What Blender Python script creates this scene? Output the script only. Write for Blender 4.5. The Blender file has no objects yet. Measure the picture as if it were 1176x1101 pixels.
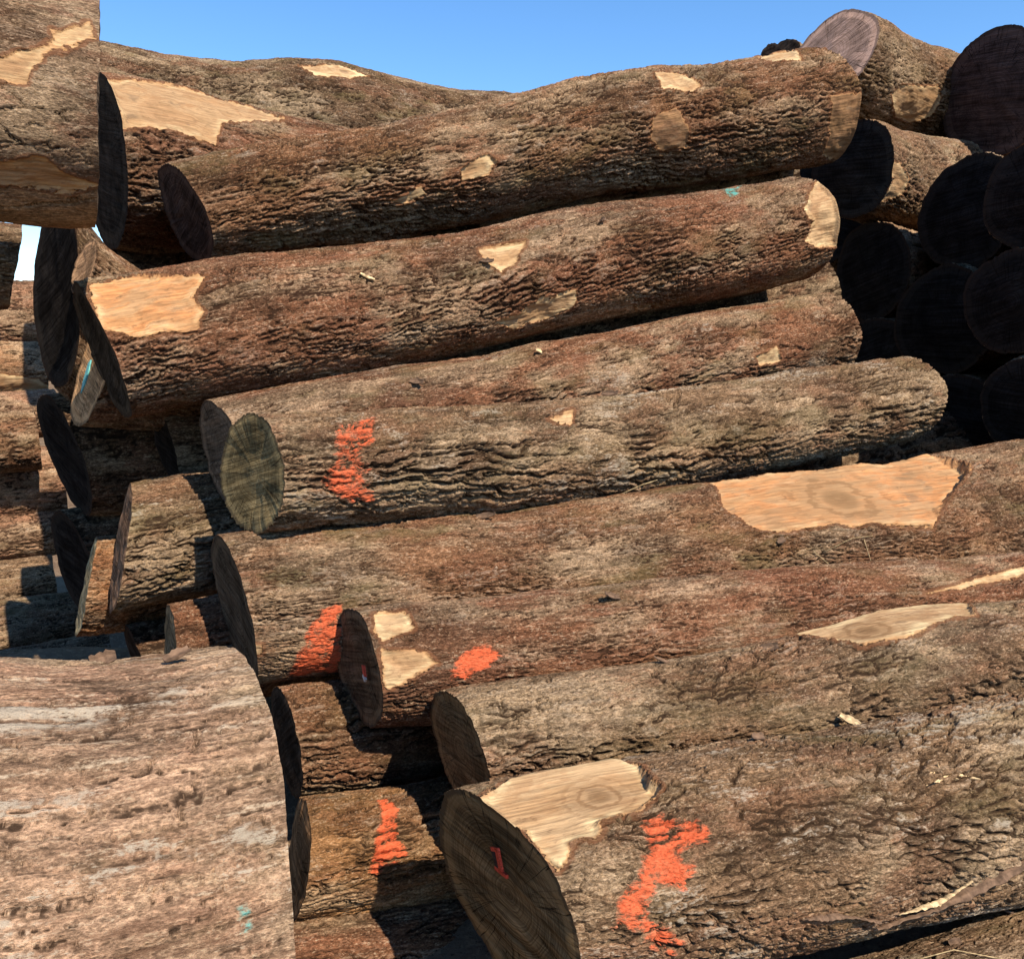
# A pile of felled logs in hard sunlight: every log is an Empty with bark, cut ends, scars and paint marks.
import bpy, math, random
import numpy as np

C = bpy.context.scene.collection
SUN_AZ = math.radians(38)      # to the right of straight behind the camera
SUN_EL = math.radians(47)

LOGS = [  # recess and interior logs: near-black ends and dark tints have shade painted in
{"id":"L9","bark":{"cell":[0.085,0.028],"dep":0.012,"w":1.15},"tint":[0.215,0.148,0.092],"lich":0.9,"moss":0.4,"cut":[0.33,-0.15],"end":[0.215,0.14,0.068],"mark":"one","label":"front log with a red numeral one painted on its dark sawn end","A":[-0.016,1.863,0.465],"B":[1.955,2.612,0.396],"r":[0.239,0.281],"tc":2.52,"px":0.0026,"scars":[{"p":[[-0.076,1.392],[0.085,1.06],[0.204,1.065],[0.324,1.065],[0.368,1.349],[0.349,1.803],[0.298,1.975],[0.181,2.03],[0.15,2.189],[0.092,2.211],[0.047,2.408],[0.026,2.278],[0.009,1.972],[-0.05,1.822]],"d":0.018,"w":0.15,"k":[0.216,1.64,0.06,0.04],"e":0.014,"f":0.75}],"paint":[{"p":[[0.272,2.169],[0.343,2.176],[0.411,2.301],[0.396,2.416],[0.332,2.389],[0.303,2.481],[0.344,2.619],[0.32,2.764],[0.256,2.644],[0.236,2.803],[0.217,2.893],[0.27,3.009],[0.309,3.212],[0.289,3.315],[0.23,3.145],[0.219,3.001],[0.155,2.968],[0.176,2.716],[0.235,2.543],[0.27,2.346]]}]},
{"id":"L8","bark":{"cell":[0.1,0.024],"dep":0.011,"w":1.1},"tint":[0.215,0.148,0.092],"lich":0.3,"moss":0.3,"cut":[0.22,-0.08],"end":[0.2,0.125,0.06],"flare":[[0.62,0.02,0.12]],"label":"log lying on the big front log, with a long pale ringed branch scar on top","A":[-0.147,2.34,0.584],"B":[2.178,2.981,0.657],"r":[0.184,0.214],"tc":2.67,"px":0.0032,"scars":[{"p":[[1.097,1.162],[1.249,1.144],[1.769,1.217],[1.692,1.817],[1.458,1.982],[1.38,2.084],[1.217,2.064],[1.174,1.709]],"d":0.012,"w":0.1,"k":[1.299,1.699,0.074,0.044],"e":0.012,"f":0.8}]},
{"id":"L7","bark":{"cell":[0.15,0.015],"dep":0.008,"tw":-0.3,"w":0.8},"tint":[0.195,0.098,0.057],"lich":0.2,"moss":0.3,"cut":[0.24,-0.05],"end":[0.15,0.09,0.05],"mark":"tag","label":"log with two small bare yellow patches just behind its narrow dark end","A":[-0.475,2.617,0.726],"B":[2.513,3.472,0.688],"r":[0.195,0.233],"tc":2.77,"px":0.0035,"scars":[{"p":[[0.039,1.833],[0.131,1.77],[0.155,2.203],[0.057,2.426],[0.041,2.21]],"d":0.012,"w":0.1,"e":0.01},{"p":[[0.054,2.549],[0.181,2.645],[0.212,2.814],[0.146,2.965],[0.061,3.162],[0.05,2.869]],"d":0.01,"w":0.35,"e":0.012},{"p":[[1.941,2.399],[2.147,2.22],[2.449,1.961],[2.717,1.752],[2.671,1.955],[2.412,2.159],[2.131,2.345]],"d":0.008,"w":0.05,"e":0.008}],"paint":[{"p":[[0.327,2.629],[0.368,2.583],[0.412,2.799],[0.362,2.932],[0.322,2.956],[0.308,3.095],[0.252,3.054],[0.278,2.805]]}]},
{"id":"L6","bark":{"cell":[0.1,0.016],"dep":0.009,"tw":-0.15,"w":0.8},"tint":[0.2,0.113,0.064],"lich":0.3,"moss":0.6,"cut":[0.22,-0.1],"end":[0.1,0.07,0.045],"flare":[[0.76,0.066,0.16]],"bow":[0,-0.02],"label":"long log with a huge oval bare branch scar near its right end","A":[-0.941,2.888,0.833],"B":[3.128,4.212,0.868],"r":[0.247,0.375],"tc":2.85,"px":0.0038,"scars":[{"p":[[1.841,1.35],[1.995,1.377],[2.616,1.324],[2.943,1.31],[3.011,1.803],[2.853,2.084],[2.7,2.387],[2.607,2.623],[2.207,2.554],[1.993,2.631],[1.876,2.502],[1.803,2.202]],"d":0.03,"w":0.5,"e":0.018,"k":[2.331,2.008,0.153,0.1],"f":0.9,"o":0.5},{"p":[[0.03,3.344],[0.078,3.365],[0.076,3.496],[0.034,3.503]],"d":0.006,"w":0.1,"e":0.008}],"paint":[{"p":[[0.265,2.981],[0.32,2.956],[0.314,3.961],[0.156,3.929],[0.197,3.506],[0.224,3.217]]}]},
{"id":"L5","bark":{"cell":[0.24,0.034],"dep":0.017,"tw":0.05,"w":1.35},"tint":[0.215,0.148,0.092],"lich":0.9,"moss":0.35,"cut":[0.3,0.06],"end":[0.2,0.15,0.075],"bow":[0,-0.06],"flare":[[0.5,0.012,0.3]],"label":"thick-barked log with a grey-green oval sawn end and a broad orange paint mark near it","A":[-0.868,2.912,1.279],"B":[1.981,4.454,1.405],"r":[0.202,0.214],"tc":2.98,"px":0.0038,"scars":[{"p":[[1.056,2.275],[1.187,2.096],[1.165,2.364],[1.101,2.367]],"d":0.01,"w":0.4,"e":0.01}],"paint":[{"p":[[0.263,2.231],[0.407,2.15],[0.371,2.548],[0.324,2.633],[0.304,2.86],[0.336,3.01],[0.281,3.067],[0.341,3.332],[0.372,3.643],[0.274,3.55],[0.181,3.195],[0.213,2.979],[0.236,2.702]],"s":0.85}]},
{"id":"L5b","bark":{"cell":[0.15,0.028],"dep":0.012,"tw":0.5,"w":0.9},"tint":[0.195,0.098,0.057],"lich":0.6,"moss":0.4,"cut":[0.12,0.0],"end":[0.12,0.09,0.065],"label":"reddish log wedged above the thick-barked one, its end peeking out behind the grey-green end","A":[-1.081,3.272,1.309],"B":[1.728,5.012,1.711],"r":[0.197,0.252],"tc":2.98,"px":0.0042,"scars":[{"p":[[2.54,3.147],[2.689,3.034],[2.712,3.32],[2.578,3.333]],"d":0.01,"w":0.1,"e":0.01}]},
{"id":"L3","bark":{"cell":[0.13,0.024],"dep":0.012,"tw":0.9,"w":1.1},"tint":[0.195,0.098,0.057],"lich":0.25,"moss":0.3,"cut":[0.1,-0.1],"end":[0.05,0.04,0.03],"bow":[0,-0.015],"label":"long log with an orange-tinted bare patch at its left end","A":[-1.55,3.383,1.668],"B":[1.569,5.01,2.302],"r":[0.279,0.281],"tc":3.11,"px":0.0043,"scars":[{"p":[[0.021,2.034],[0.164,1.892],[0.418,2.219],[0.343,2.625],[0.359,2.823],[0.319,3.034],[0.123,2.994],[0.013,2.823]],"d":0.012,"w":0.3,"e":0.02,"o":0.6},{"p":[[1.547,2.394],[1.767,2.471],[1.688,2.775],[1.594,2.877],[1.541,2.721]],"d":0.012,"w":0.3,"e":0.012},{"p":[[1.552,3.658],[1.758,3.458],[1.948,3.46],[1.942,3.783],[1.685,3.898]],"d":0.01,"w":0.45,"e":0.03},{"p":[[3.346,2.769],[3.596,2.092],[3.724,2.488],[3.667,3.611],[3.434,3.498],[3.316,3.308],[3.394,3.037]],"d":0.02,"w":0.12,"e":0.015}],"paint":[{"p":[[3.06,1.608],[3.096,1.612],[3.178,1.605],[3.057,1.944],[3.028,2.163],[2.964,2.197],[2.983,1.991]],"c":1,"s":0.8}]},
{"id":"L4","bark":{"cell":[0.17,0.028],"dep":0.015,"tw":0.6,"w":1.2},"tint":[0.2,0.113,0.064],"lich":0.4,"moss":0.45,"cut":[0.25,-0.15],"end":[0.07,0.045,0.035],"cutr":[-0.1,-0.1],"bow":[0,0.02],"flare":[[0.7,0.015,0.06]],"label":"topmost long log of the pile against the sky, with several small knot scars","A":[-1.448,4.089,2.253],"B":[1.842,5.699,3.086],"r":[0.228,0.328],"tc":-3.05,"px":0.005,"scars":[{"p":[[2.491,2.11],[2.63,2.195],[2.708,2.544],[2.634,2.713],[2.465,2.53]],"d":0.012,"w":0.25,"e":0.012},{"p":[[1.24,3.238],[1.395,3.087],[1.443,3.235],[1.389,3.415],[1.265,3.436]],"d":0.012,"w":0.15,"e":0.012},{"p":[[0.891,3.641],[1.04,3.435],[1.067,3.594],[0.942,3.745]],"d":0.01,"w":0.3,"e":0.01},{"p":[[3.284,1.737],[3.575,1.732],[3.485,2.258],[3.273,2.093]],"d":0.01,"w":0.15,"e":0.01},{"p":[[2.358,3.071],[2.491,2.955],[2.562,3.304],[2.557,3.616],[2.424,3.659],[2.338,3.427]],"d":0.004,"w":1.6,"e":0.02},{"p":[[3.564,3.117],[3.832,3.117],[3.877,3.789],[4.073,-1.56],[3.625,4.219],[3.605,3.685]],"d":0.006,"w":1.5,"e":0.02}]},
{"id":"L10","bark":{"cell":[0.12,0.03],"dep":0.012,"tw":0.7},"tint":[0.215,0.148,0.092],"lich":0.5,"moss":0.5,"label":"log at the bottom right edge, below the long dark crack under the big front log","A":[0.291,1.68,-0.027],"B":[2.096,2.411,-0.203],"r":[0.249,0.341],"tc":2.28,"px":0.0025},
{"id":"G","bark":{"cell":[0.2,0.034],"dep":0.014,"tw":0.15},"tint":[0.215,0.148,0.092],"lich":0.9,"moss":0.5,"cut":[-0.08,0.25],"end":[0.22,0.13,0.08],"label":"stubby-looking log with deep grey-green furrows, under the grey-green oval end","A":[-1.541,3.407,0.903],"B":[-0.362,4.121,0.929],"r":[0.244,0.264],"tc":2.92,"px":0.0045},
{"id":"H","bark":{"cell":[0.11,0.024],"dep":0.01,"w":0.85},"tint":[0.29,0.15,0.07],"lich":0.1,"moss":0.1,"cut":[-0.1,0.25],"end":[0.3,0.24,0.14],"label":"thin orange-brown log left of the deeply furrowed stubby one","A":[-1.825,3.672,0.669],"B":[-0.135,4.778,0.612],"r":[0.194,0.216],"tc":2.89,"px":0.0048},
{"id":"I","bark":{"cell":[0.11,0.024],"dep":0.01,"w":0.85},"tint":[0.195,0.098,0.057],"lich":0.3,"moss":0.2,"cut":[-0.1,0.0],"end":[0.2,0.15,0.09],"label":"low reddish log just above the huge foreground log, right of its dark gap","A":[-1.249,3.099,0.58],"B":[0.214,4.048,0.49],"r":[0.204,0.247],"tc":2.81,"px":0.0041},
{"id":"J","bark":{"cell":[0.15,0.028],"dep":0.012,"tw":0.5,"w":0.9},"tint":[0.2,0.113,0.064],"lich":0.3,"moss":0.3,"cut":[-0.08,-0.2],"end":[0.05,0.035,0.025],"label":"short visible log between two shadows, below the orange paint of the long log","A":[-0.726,2.673,0.454],"B":[0.811,3.695,0.203],"r":[0.184,0.229],"tc":2.72,"px":0.0036},
{"id":"K","bark":{"cell":[0.15,0.028],"dep":0.012,"tw":0.5,"w":0.9},"tint":[0.26,0.15,0.07],"lich":0.3,"moss":0.15,"cut":[-0.28,0.05],"end":[0.22,0.125,0.065],"label":"short-looking brown log with an orange paint stripe, right of the huge foreground log","A":[-0.615,2.334,0.245],"B":[0.727,3.254,-0.01],"r":[0.172,0.223],"tc":2.6,"px":0.0032,"paint":[{"p":[[0.23,1.731],[0.239,2.146],[0.225,2.47],[0.249,2.758],[0.187,2.791],[0.158,2.99],[0.132,2.883],[0.163,2.438]]}]},
{"id":"Lb","bark":{"cell":[0.15,0.028],"dep":0.012,"tw":0.5,"w":0.9},"tint":[0.195,0.098,0.057],"lich":0.2,"moss":0.2,"label":"log at the bottom edge under the one with the orange stripe","A":[-0.678,2.143,0.014],"B":[0.556,2.983,-0.42],"r":[0.159,0.21],"tc":2.54,"px":0.0031},
{"id":"M","bark":{"cell":[0.2,0.034],"dep":0.014,"tw":0.15},"tint":[0.195,0.098,0.057],"lich":0.3,"moss":0.2,"cut":[-0.05,-0.1],"end":[0.05,0.035,0.025],"label":"thick log behind the topmost long one, with a big tan debarked patch on top","A":[-2.065,4.705,2.602],"B":[0.073,6.408,2.48],"r":[0.441,0.425],"tc":-2.96,"px":0.0057,"scars":[{"p":[[-0.074,2.313],[0.315,1.846],[0.588,1.844],[0.894,2.208],[0.477,2.629],[0.413,2.978],[0.17,2.903],[-0.031,2.973]],"d":0.014,"w":0.45,"e":0.02}]},
{"id":"N","bark":{"cell":[0.12,0.035],"dep":0.014},"tint":[0.12,0.08,0.05],"lich":0.4,"moss":0.5,"label":"far dark log along the skyline at upper left with a pale chip on its crest","flare":[[0.48,0.02,0.05]],"A":[-3.002,6.126,3.218],"B":[0.387,7.944,3.174],"r":[0.426,0.522],"tc":-2.93,"px":0.0074,"scars":[{"p":[[1.544,2.276],[1.812,2.235],[2.035,2.376],[1.871,2.561],[1.627,2.546]],"d":0.012,"w":0.0,"e":0.01}]},
{"id":"T","bark":{"cell":[0.3,0.07],"dep":0.006,"w":0.55},"tint":[0.18,0.12,0.08],"lich":0.15,"moss":0.05,"cutr":[0.02,0.02],"end":[0.2,0.14,0.09],"label":"big smooth-barked log at the top left corner with tan rubbed patches","A":[-2.401,2.593,2.525],"B":[-1.377,3.108,2.451],"r":[0.369,0.37],"tc":-2.94,"px":0.0031,"scars":[{"p":[[0.762,3.055],[0.888,3.003],[0.975,2.853],[1.02,2.725],[1.121,2.554],[1.131,2.741],[1.076,2.853],[0.997,2.952],[0.956,3.161],[0.887,3.168],[0.761,3.275]],"d":0.005,"w":0.55,"e":0.03},{"p":[[0.75,3.759],[0.88,3.714],[0.992,3.722],[1.097,3.867],[1.141,3.931],[1.062,4.062],[0.967,3.989],[0.742,4.035]],"d":0.006,"w":0.6,"e":0.02}]},
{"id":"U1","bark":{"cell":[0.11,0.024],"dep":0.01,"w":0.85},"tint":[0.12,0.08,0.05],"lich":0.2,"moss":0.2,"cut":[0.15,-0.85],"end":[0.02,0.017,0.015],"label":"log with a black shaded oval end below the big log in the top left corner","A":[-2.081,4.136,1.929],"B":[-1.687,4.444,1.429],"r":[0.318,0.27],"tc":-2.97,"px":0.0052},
{"id":"V","bark":{"cell":[0.15,0.028],"dep":0.012,"tw":0.5,"w":0.9},"tint":[0.2,0.113,0.064],"lich":0.4,"moss":0.3,"cut":[-0.02,0.2],"end":[0.42,0.25,0.13],"label":"log with a sunlit split end marked with teal paint","mark":"teal","A":[-1.758,3.744,1.584],"B":[-0.915,4.451,1.464],"r":[0.244,0.232],"tc":3.13,"px":0.0047},
{"id":"V2","bark":{"cell":[0.15,0.028],"dep":0.012,"tw":0.5,"w":0.9},"tint":[0.2,0.113,0.064],"lich":0.4,"moss":0.3,"cut":[0.12,-0.2],"end":[0.32,0.2,0.12],"label":"small log end catching the sun under the right tip of the big top left log","A":[-1.805,3.847,2.018],"B":[-1.332,4.216,1.618],"r":[0.125,0.125],"tc":-2.96,"px":0.0048},
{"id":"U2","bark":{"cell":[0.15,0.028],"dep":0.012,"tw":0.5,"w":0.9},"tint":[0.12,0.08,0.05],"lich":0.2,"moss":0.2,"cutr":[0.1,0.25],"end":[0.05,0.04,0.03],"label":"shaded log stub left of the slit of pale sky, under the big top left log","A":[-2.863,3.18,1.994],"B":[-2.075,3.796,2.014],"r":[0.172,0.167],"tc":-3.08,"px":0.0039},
{"id":"X","ir":0.2,"bark":{"cell":[0.3,0.05],"dep":0.011,"plate":1,"w":1.0,"tw":0.02},"tint":[0.37,0.26,0.18],"lich":1.0,"moss":0.15,"band":0.95,"cutr":[0.08,0.05],"end":[0.2,0.14,0.09],"label":"huge pinkish log filling the bottom left corner, with flat scaly bark and white lichen","A":[-1.539,1.085,0.665],"B":[-0.616,1.684,0.545],"r":[0.571,0.554],"tc":2.56,"px":0.0015,"paint":[{"p":[[1.005,2.547],[1.022,2.549],[1.019,2.603],[1.004,2.605]],"c":1,"s":1.0}]},
{"id":"W1","bark":{"cell":[0.12,0.035],"dep":0.014},"tint":[0.34,0.205,0.135],"lich":0.4,"moss":0.1,"label":"top log of the sunlit stack at the left edge, under the slit of sky","A":[-5.431,7.185,1.866],"B":[-4.074,8.033,1.886],"r":[0.295,0.287],"tc":-3.13,"px":0.009},
{"id":"W2","bark":{"cell":[0.12,0.035],"dep":0.014},"tint":[0.36,0.22,0.12],"lich":0.4,"moss":0.1,"label":"second log down in the sunlit stack at the left edge","A":[-5.351,6.803,1.405],"B":[-3.994,7.651,1.425],"r":[0.238,0.231],"tc":3.1,"px":0.0086,"scars":[{"p":[[1.191,3.165],[1.531,3.481],[1.625,3.892],[1.494,4.041],[1.177,4.026]],"d":0.006,"w":0.3,"e":0.01}]},
{"id":"W3","bark":{"cell":[0.12,0.035],"dep":0.014},"tint":[0.34,0.205,0.135],"lich":0.4,"moss":0.2,"label":"third log down in the sunlit stack at the left edge, with a rounded tip","A":[-5.144,6.542,1.056],"B":[-3.787,7.39,1.076],"r":[0.202,0.196],"tc":3.06,"px":0.0084},
{"id":"W3b","bark":{"cell":[0.11,0.024],"dep":0.01,"w":0.85},"tint":[0.2,0.113,0.064],"lich":0.4,"moss":0.2,"cut":[-0.1,0],"end":[0.2,0.14,0.09],"label":"very short darker block standing out in front of the sunlit left stack","A":[-3.953,6.308,0.931],"B":[-3.52,6.558,0.951],"r":[0.227,0.22],"tc":3.03,"px":0.0081},
{"id":"W4","bark":{"cell":[0.12,0.035],"dep":0.014},"tint":[0.34,0.205,0.135],"lich":0.4,"moss":0.1,"label":"pale broad log in the middle of the sunlit left stack","A":[-4.999,6.247,0.503],"B":[-3.642,7.095,0.523],"r":[0.342,0.332],"tc":2.99,"px":0.0081},
{"id":"W5","bark":{"cell":[0.12,0.035],"dep":0.014},"tint":[0.34,0.205,0.135],"lich":0.5,"moss":0.2,"label":"narrow log in the left stack just above the small black hollow","A":[-4.912,5.986,0.158],"B":[-3.555,6.834,0.178],"r":[0.184,0.178],"tc":2.94,"px":0.0078},
{"id":"W6","bark":{"cell":[0.11,0.024],"dep":0.01,"w":0.85},"tint":[0.215,0.148,0.092],"lich":0.8,"moss":0.3,"label":"rough grey log in the left stack just below the small black hollow","A":[-4.864,5.73,-0.165],"B":[-3.507,6.577,-0.145],"r":[0.206,0.2],"tc":2.89,"px":0.0076},
{"id":"W7","bark":{"cell":[0.11,0.024],"dep":0.01,"w":0.85},"tint":[0.215,0.148,0.092],"lich":0.9,"moss":0.4,"label":"rough grey log of the left stack, second from its bottom","A":[-4.566,5.483,-0.428],"B":[-3.209,6.331,-0.408],"r":[0.28,0.272],"tc":2.84,"px":0.0073},
{"id":"P1","bark":{"cell":[0.15,0.028],"dep":0.012,"tw":0.5,"w":0.9},"tint":[0.215,0.148,0.092],"lich":0.5,"moss":0.2,"cut":[-0.1,0.55],"end":[0.3,0.2,0.16],"label":"log on the right skyline with a pinkish round end and a tan knot scar","A":[2.195,6.496,3.607],"B":[3.458,7.633,3.577],"r":[0.347,0.364],"tc":-2.61,"px":0.0078,"scars":[{"p":[[0.37,3.803],[0.456,3.582],[0.93,3.292],[1.02,3.513],[1.022,3.877],[0.855,4.172],[0.632,4.155]],"d":0.01,"w":0.35,"e":0.01,"k":[0.67,3.756,0.072,0.06]}]},
{"id":"P2","bark":{"cell":[0.15,0.028],"dep":0.012,"tw":0.5,"w":0.9},"tint":[0.2,0.113,0.064],"lich":0.3,"moss":0.2,"cut":[-0.6,-0.15],"end":[0.075,0.05,0.045],"label":"log with a large dark brown round end at the top right corner","A":[3.409,6.663,3.394],"B":[5.081,8.654,3.444],"r":[0.42,0.441],"tc":-2.41,"px":0.008},
{"id":"P3","bark":{"cell":[0.15,0.028],"dep":0.012,"tw":0.5,"w":0.9},"tint":[0.215,0.148,0.092],"lich":0.5,"moss":0.2,"cut":[-0.2,-0.15],"end":[0.035,0.03,0.027],"label":"log under the right skyline one, with a horseshoe-shaped pale scar beside its black end","A":[2.218,6.053,2.781],"B":[3.853,7.525,2.811],"r":[0.318,0.325],"tc":-2.84,"px":0.0074,"scars":[{"p":[[-0.268,3.161],[0.021,3.113],[0.194,3.357],[0.189,3.674],[-0.021,3.981],[-0.019,3.607],[-0.011,3.419],[-0.245,3.36]],"d":0.012,"w":0.3,"e":0.008}]},
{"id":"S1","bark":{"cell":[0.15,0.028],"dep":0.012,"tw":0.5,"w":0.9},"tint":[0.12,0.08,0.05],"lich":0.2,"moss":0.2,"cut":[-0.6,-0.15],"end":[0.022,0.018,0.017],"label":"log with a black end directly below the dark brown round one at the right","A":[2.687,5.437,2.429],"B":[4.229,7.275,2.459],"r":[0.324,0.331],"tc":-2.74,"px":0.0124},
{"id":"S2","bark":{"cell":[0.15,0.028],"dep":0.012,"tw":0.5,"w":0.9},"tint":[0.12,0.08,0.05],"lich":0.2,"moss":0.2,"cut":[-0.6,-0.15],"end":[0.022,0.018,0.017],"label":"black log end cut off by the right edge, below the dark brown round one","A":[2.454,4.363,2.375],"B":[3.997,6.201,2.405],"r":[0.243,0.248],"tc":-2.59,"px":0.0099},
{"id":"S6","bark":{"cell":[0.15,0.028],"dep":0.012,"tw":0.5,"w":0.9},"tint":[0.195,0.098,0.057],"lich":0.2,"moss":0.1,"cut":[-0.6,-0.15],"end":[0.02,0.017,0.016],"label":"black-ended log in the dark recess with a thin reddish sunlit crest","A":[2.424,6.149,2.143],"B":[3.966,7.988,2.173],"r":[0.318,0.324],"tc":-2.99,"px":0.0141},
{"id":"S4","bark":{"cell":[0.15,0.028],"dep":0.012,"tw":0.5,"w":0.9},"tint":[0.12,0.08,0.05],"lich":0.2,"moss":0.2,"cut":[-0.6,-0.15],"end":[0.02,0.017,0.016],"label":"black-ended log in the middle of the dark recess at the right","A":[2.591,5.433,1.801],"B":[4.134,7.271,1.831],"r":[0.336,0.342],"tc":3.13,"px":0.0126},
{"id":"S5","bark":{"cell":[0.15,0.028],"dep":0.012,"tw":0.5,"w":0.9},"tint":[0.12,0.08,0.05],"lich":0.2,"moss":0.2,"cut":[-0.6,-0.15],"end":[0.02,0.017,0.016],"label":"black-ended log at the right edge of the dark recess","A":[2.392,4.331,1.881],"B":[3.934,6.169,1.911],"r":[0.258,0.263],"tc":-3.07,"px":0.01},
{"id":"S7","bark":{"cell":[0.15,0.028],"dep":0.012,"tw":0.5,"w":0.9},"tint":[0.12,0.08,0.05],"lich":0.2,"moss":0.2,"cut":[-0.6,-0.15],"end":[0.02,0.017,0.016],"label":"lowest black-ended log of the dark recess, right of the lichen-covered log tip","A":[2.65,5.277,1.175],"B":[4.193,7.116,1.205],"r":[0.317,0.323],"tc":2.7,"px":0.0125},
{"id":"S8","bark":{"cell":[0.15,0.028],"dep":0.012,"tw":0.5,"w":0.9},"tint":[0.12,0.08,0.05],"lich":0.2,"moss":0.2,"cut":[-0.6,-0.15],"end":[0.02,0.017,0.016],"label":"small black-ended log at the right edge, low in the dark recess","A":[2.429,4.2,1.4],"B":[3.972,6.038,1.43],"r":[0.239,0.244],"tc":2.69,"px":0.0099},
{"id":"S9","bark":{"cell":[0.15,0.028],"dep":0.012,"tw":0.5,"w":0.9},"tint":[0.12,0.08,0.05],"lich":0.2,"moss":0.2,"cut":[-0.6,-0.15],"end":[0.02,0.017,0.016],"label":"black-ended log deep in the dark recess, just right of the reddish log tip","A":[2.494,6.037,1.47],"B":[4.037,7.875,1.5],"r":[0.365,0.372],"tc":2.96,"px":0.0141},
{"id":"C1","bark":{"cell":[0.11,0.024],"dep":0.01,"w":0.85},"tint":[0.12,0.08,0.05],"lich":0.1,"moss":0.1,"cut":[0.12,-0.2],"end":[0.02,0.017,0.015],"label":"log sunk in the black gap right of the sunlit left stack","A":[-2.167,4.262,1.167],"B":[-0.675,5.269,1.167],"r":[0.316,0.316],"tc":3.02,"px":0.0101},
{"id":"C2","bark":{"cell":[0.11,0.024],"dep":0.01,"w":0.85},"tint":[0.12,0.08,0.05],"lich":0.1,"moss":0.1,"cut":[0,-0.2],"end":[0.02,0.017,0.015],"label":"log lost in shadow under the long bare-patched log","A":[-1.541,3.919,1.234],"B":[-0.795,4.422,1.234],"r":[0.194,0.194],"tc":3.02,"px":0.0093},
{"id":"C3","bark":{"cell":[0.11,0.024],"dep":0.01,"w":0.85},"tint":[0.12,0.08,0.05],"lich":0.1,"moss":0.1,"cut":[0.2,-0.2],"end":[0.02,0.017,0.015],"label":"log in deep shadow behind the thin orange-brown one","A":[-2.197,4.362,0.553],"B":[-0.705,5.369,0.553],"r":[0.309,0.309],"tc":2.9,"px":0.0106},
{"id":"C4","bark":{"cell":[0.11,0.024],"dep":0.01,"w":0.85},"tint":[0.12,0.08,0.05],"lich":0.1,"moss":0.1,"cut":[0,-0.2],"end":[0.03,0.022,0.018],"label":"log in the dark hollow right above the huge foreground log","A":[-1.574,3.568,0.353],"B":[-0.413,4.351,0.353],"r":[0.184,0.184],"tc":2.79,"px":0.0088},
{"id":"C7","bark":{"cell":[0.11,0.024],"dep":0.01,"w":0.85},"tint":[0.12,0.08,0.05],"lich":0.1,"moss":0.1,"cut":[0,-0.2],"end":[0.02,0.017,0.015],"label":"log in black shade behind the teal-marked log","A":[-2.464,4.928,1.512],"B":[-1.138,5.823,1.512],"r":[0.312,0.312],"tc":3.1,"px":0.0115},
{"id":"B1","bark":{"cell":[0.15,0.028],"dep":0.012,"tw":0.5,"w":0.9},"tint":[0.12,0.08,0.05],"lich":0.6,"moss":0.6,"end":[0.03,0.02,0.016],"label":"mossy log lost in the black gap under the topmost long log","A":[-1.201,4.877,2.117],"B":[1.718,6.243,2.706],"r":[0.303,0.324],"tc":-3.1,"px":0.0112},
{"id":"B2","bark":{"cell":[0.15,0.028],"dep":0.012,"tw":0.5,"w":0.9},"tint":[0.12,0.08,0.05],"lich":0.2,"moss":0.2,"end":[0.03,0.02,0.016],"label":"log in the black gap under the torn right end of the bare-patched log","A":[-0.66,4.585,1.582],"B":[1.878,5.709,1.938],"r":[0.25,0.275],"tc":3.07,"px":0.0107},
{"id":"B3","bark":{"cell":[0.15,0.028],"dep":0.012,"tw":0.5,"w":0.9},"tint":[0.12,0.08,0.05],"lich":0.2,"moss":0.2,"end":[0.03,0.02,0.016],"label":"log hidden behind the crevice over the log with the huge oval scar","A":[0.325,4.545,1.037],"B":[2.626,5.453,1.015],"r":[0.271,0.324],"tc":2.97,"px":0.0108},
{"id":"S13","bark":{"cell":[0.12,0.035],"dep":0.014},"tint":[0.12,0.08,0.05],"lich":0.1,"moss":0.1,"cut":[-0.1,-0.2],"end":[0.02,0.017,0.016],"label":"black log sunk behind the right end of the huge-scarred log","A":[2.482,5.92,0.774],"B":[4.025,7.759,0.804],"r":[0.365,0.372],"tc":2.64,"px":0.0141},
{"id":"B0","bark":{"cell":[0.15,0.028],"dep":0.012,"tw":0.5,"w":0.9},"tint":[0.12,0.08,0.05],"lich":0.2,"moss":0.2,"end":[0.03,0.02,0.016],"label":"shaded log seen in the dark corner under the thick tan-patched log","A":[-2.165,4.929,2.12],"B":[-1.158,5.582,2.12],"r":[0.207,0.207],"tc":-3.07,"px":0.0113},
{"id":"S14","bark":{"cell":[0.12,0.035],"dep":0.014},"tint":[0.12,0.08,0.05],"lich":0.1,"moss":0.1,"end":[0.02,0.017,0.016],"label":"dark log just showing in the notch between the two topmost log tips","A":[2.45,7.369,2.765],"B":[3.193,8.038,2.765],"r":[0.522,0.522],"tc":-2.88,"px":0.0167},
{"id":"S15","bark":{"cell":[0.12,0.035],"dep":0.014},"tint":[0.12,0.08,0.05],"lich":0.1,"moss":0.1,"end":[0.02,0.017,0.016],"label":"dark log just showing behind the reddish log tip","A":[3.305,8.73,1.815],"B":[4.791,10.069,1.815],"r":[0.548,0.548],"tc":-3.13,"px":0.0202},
{"id":"S16","bark":{"cell":[0.12,0.035],"dep":0.014},"tint":[0.12,0.08,0.05],"lich":0.1,"moss":0.1,"end":[0.02,0.017,0.016],"label":"dark log far back in the slot between the knot-scarred log and the horseshoe-scarred log","A":[3.553,8.599,3.453],"B":[5.04,9.937,3.453],"r":[0.563,0.563],"tc":-2.74,"px":0.0193},
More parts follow.
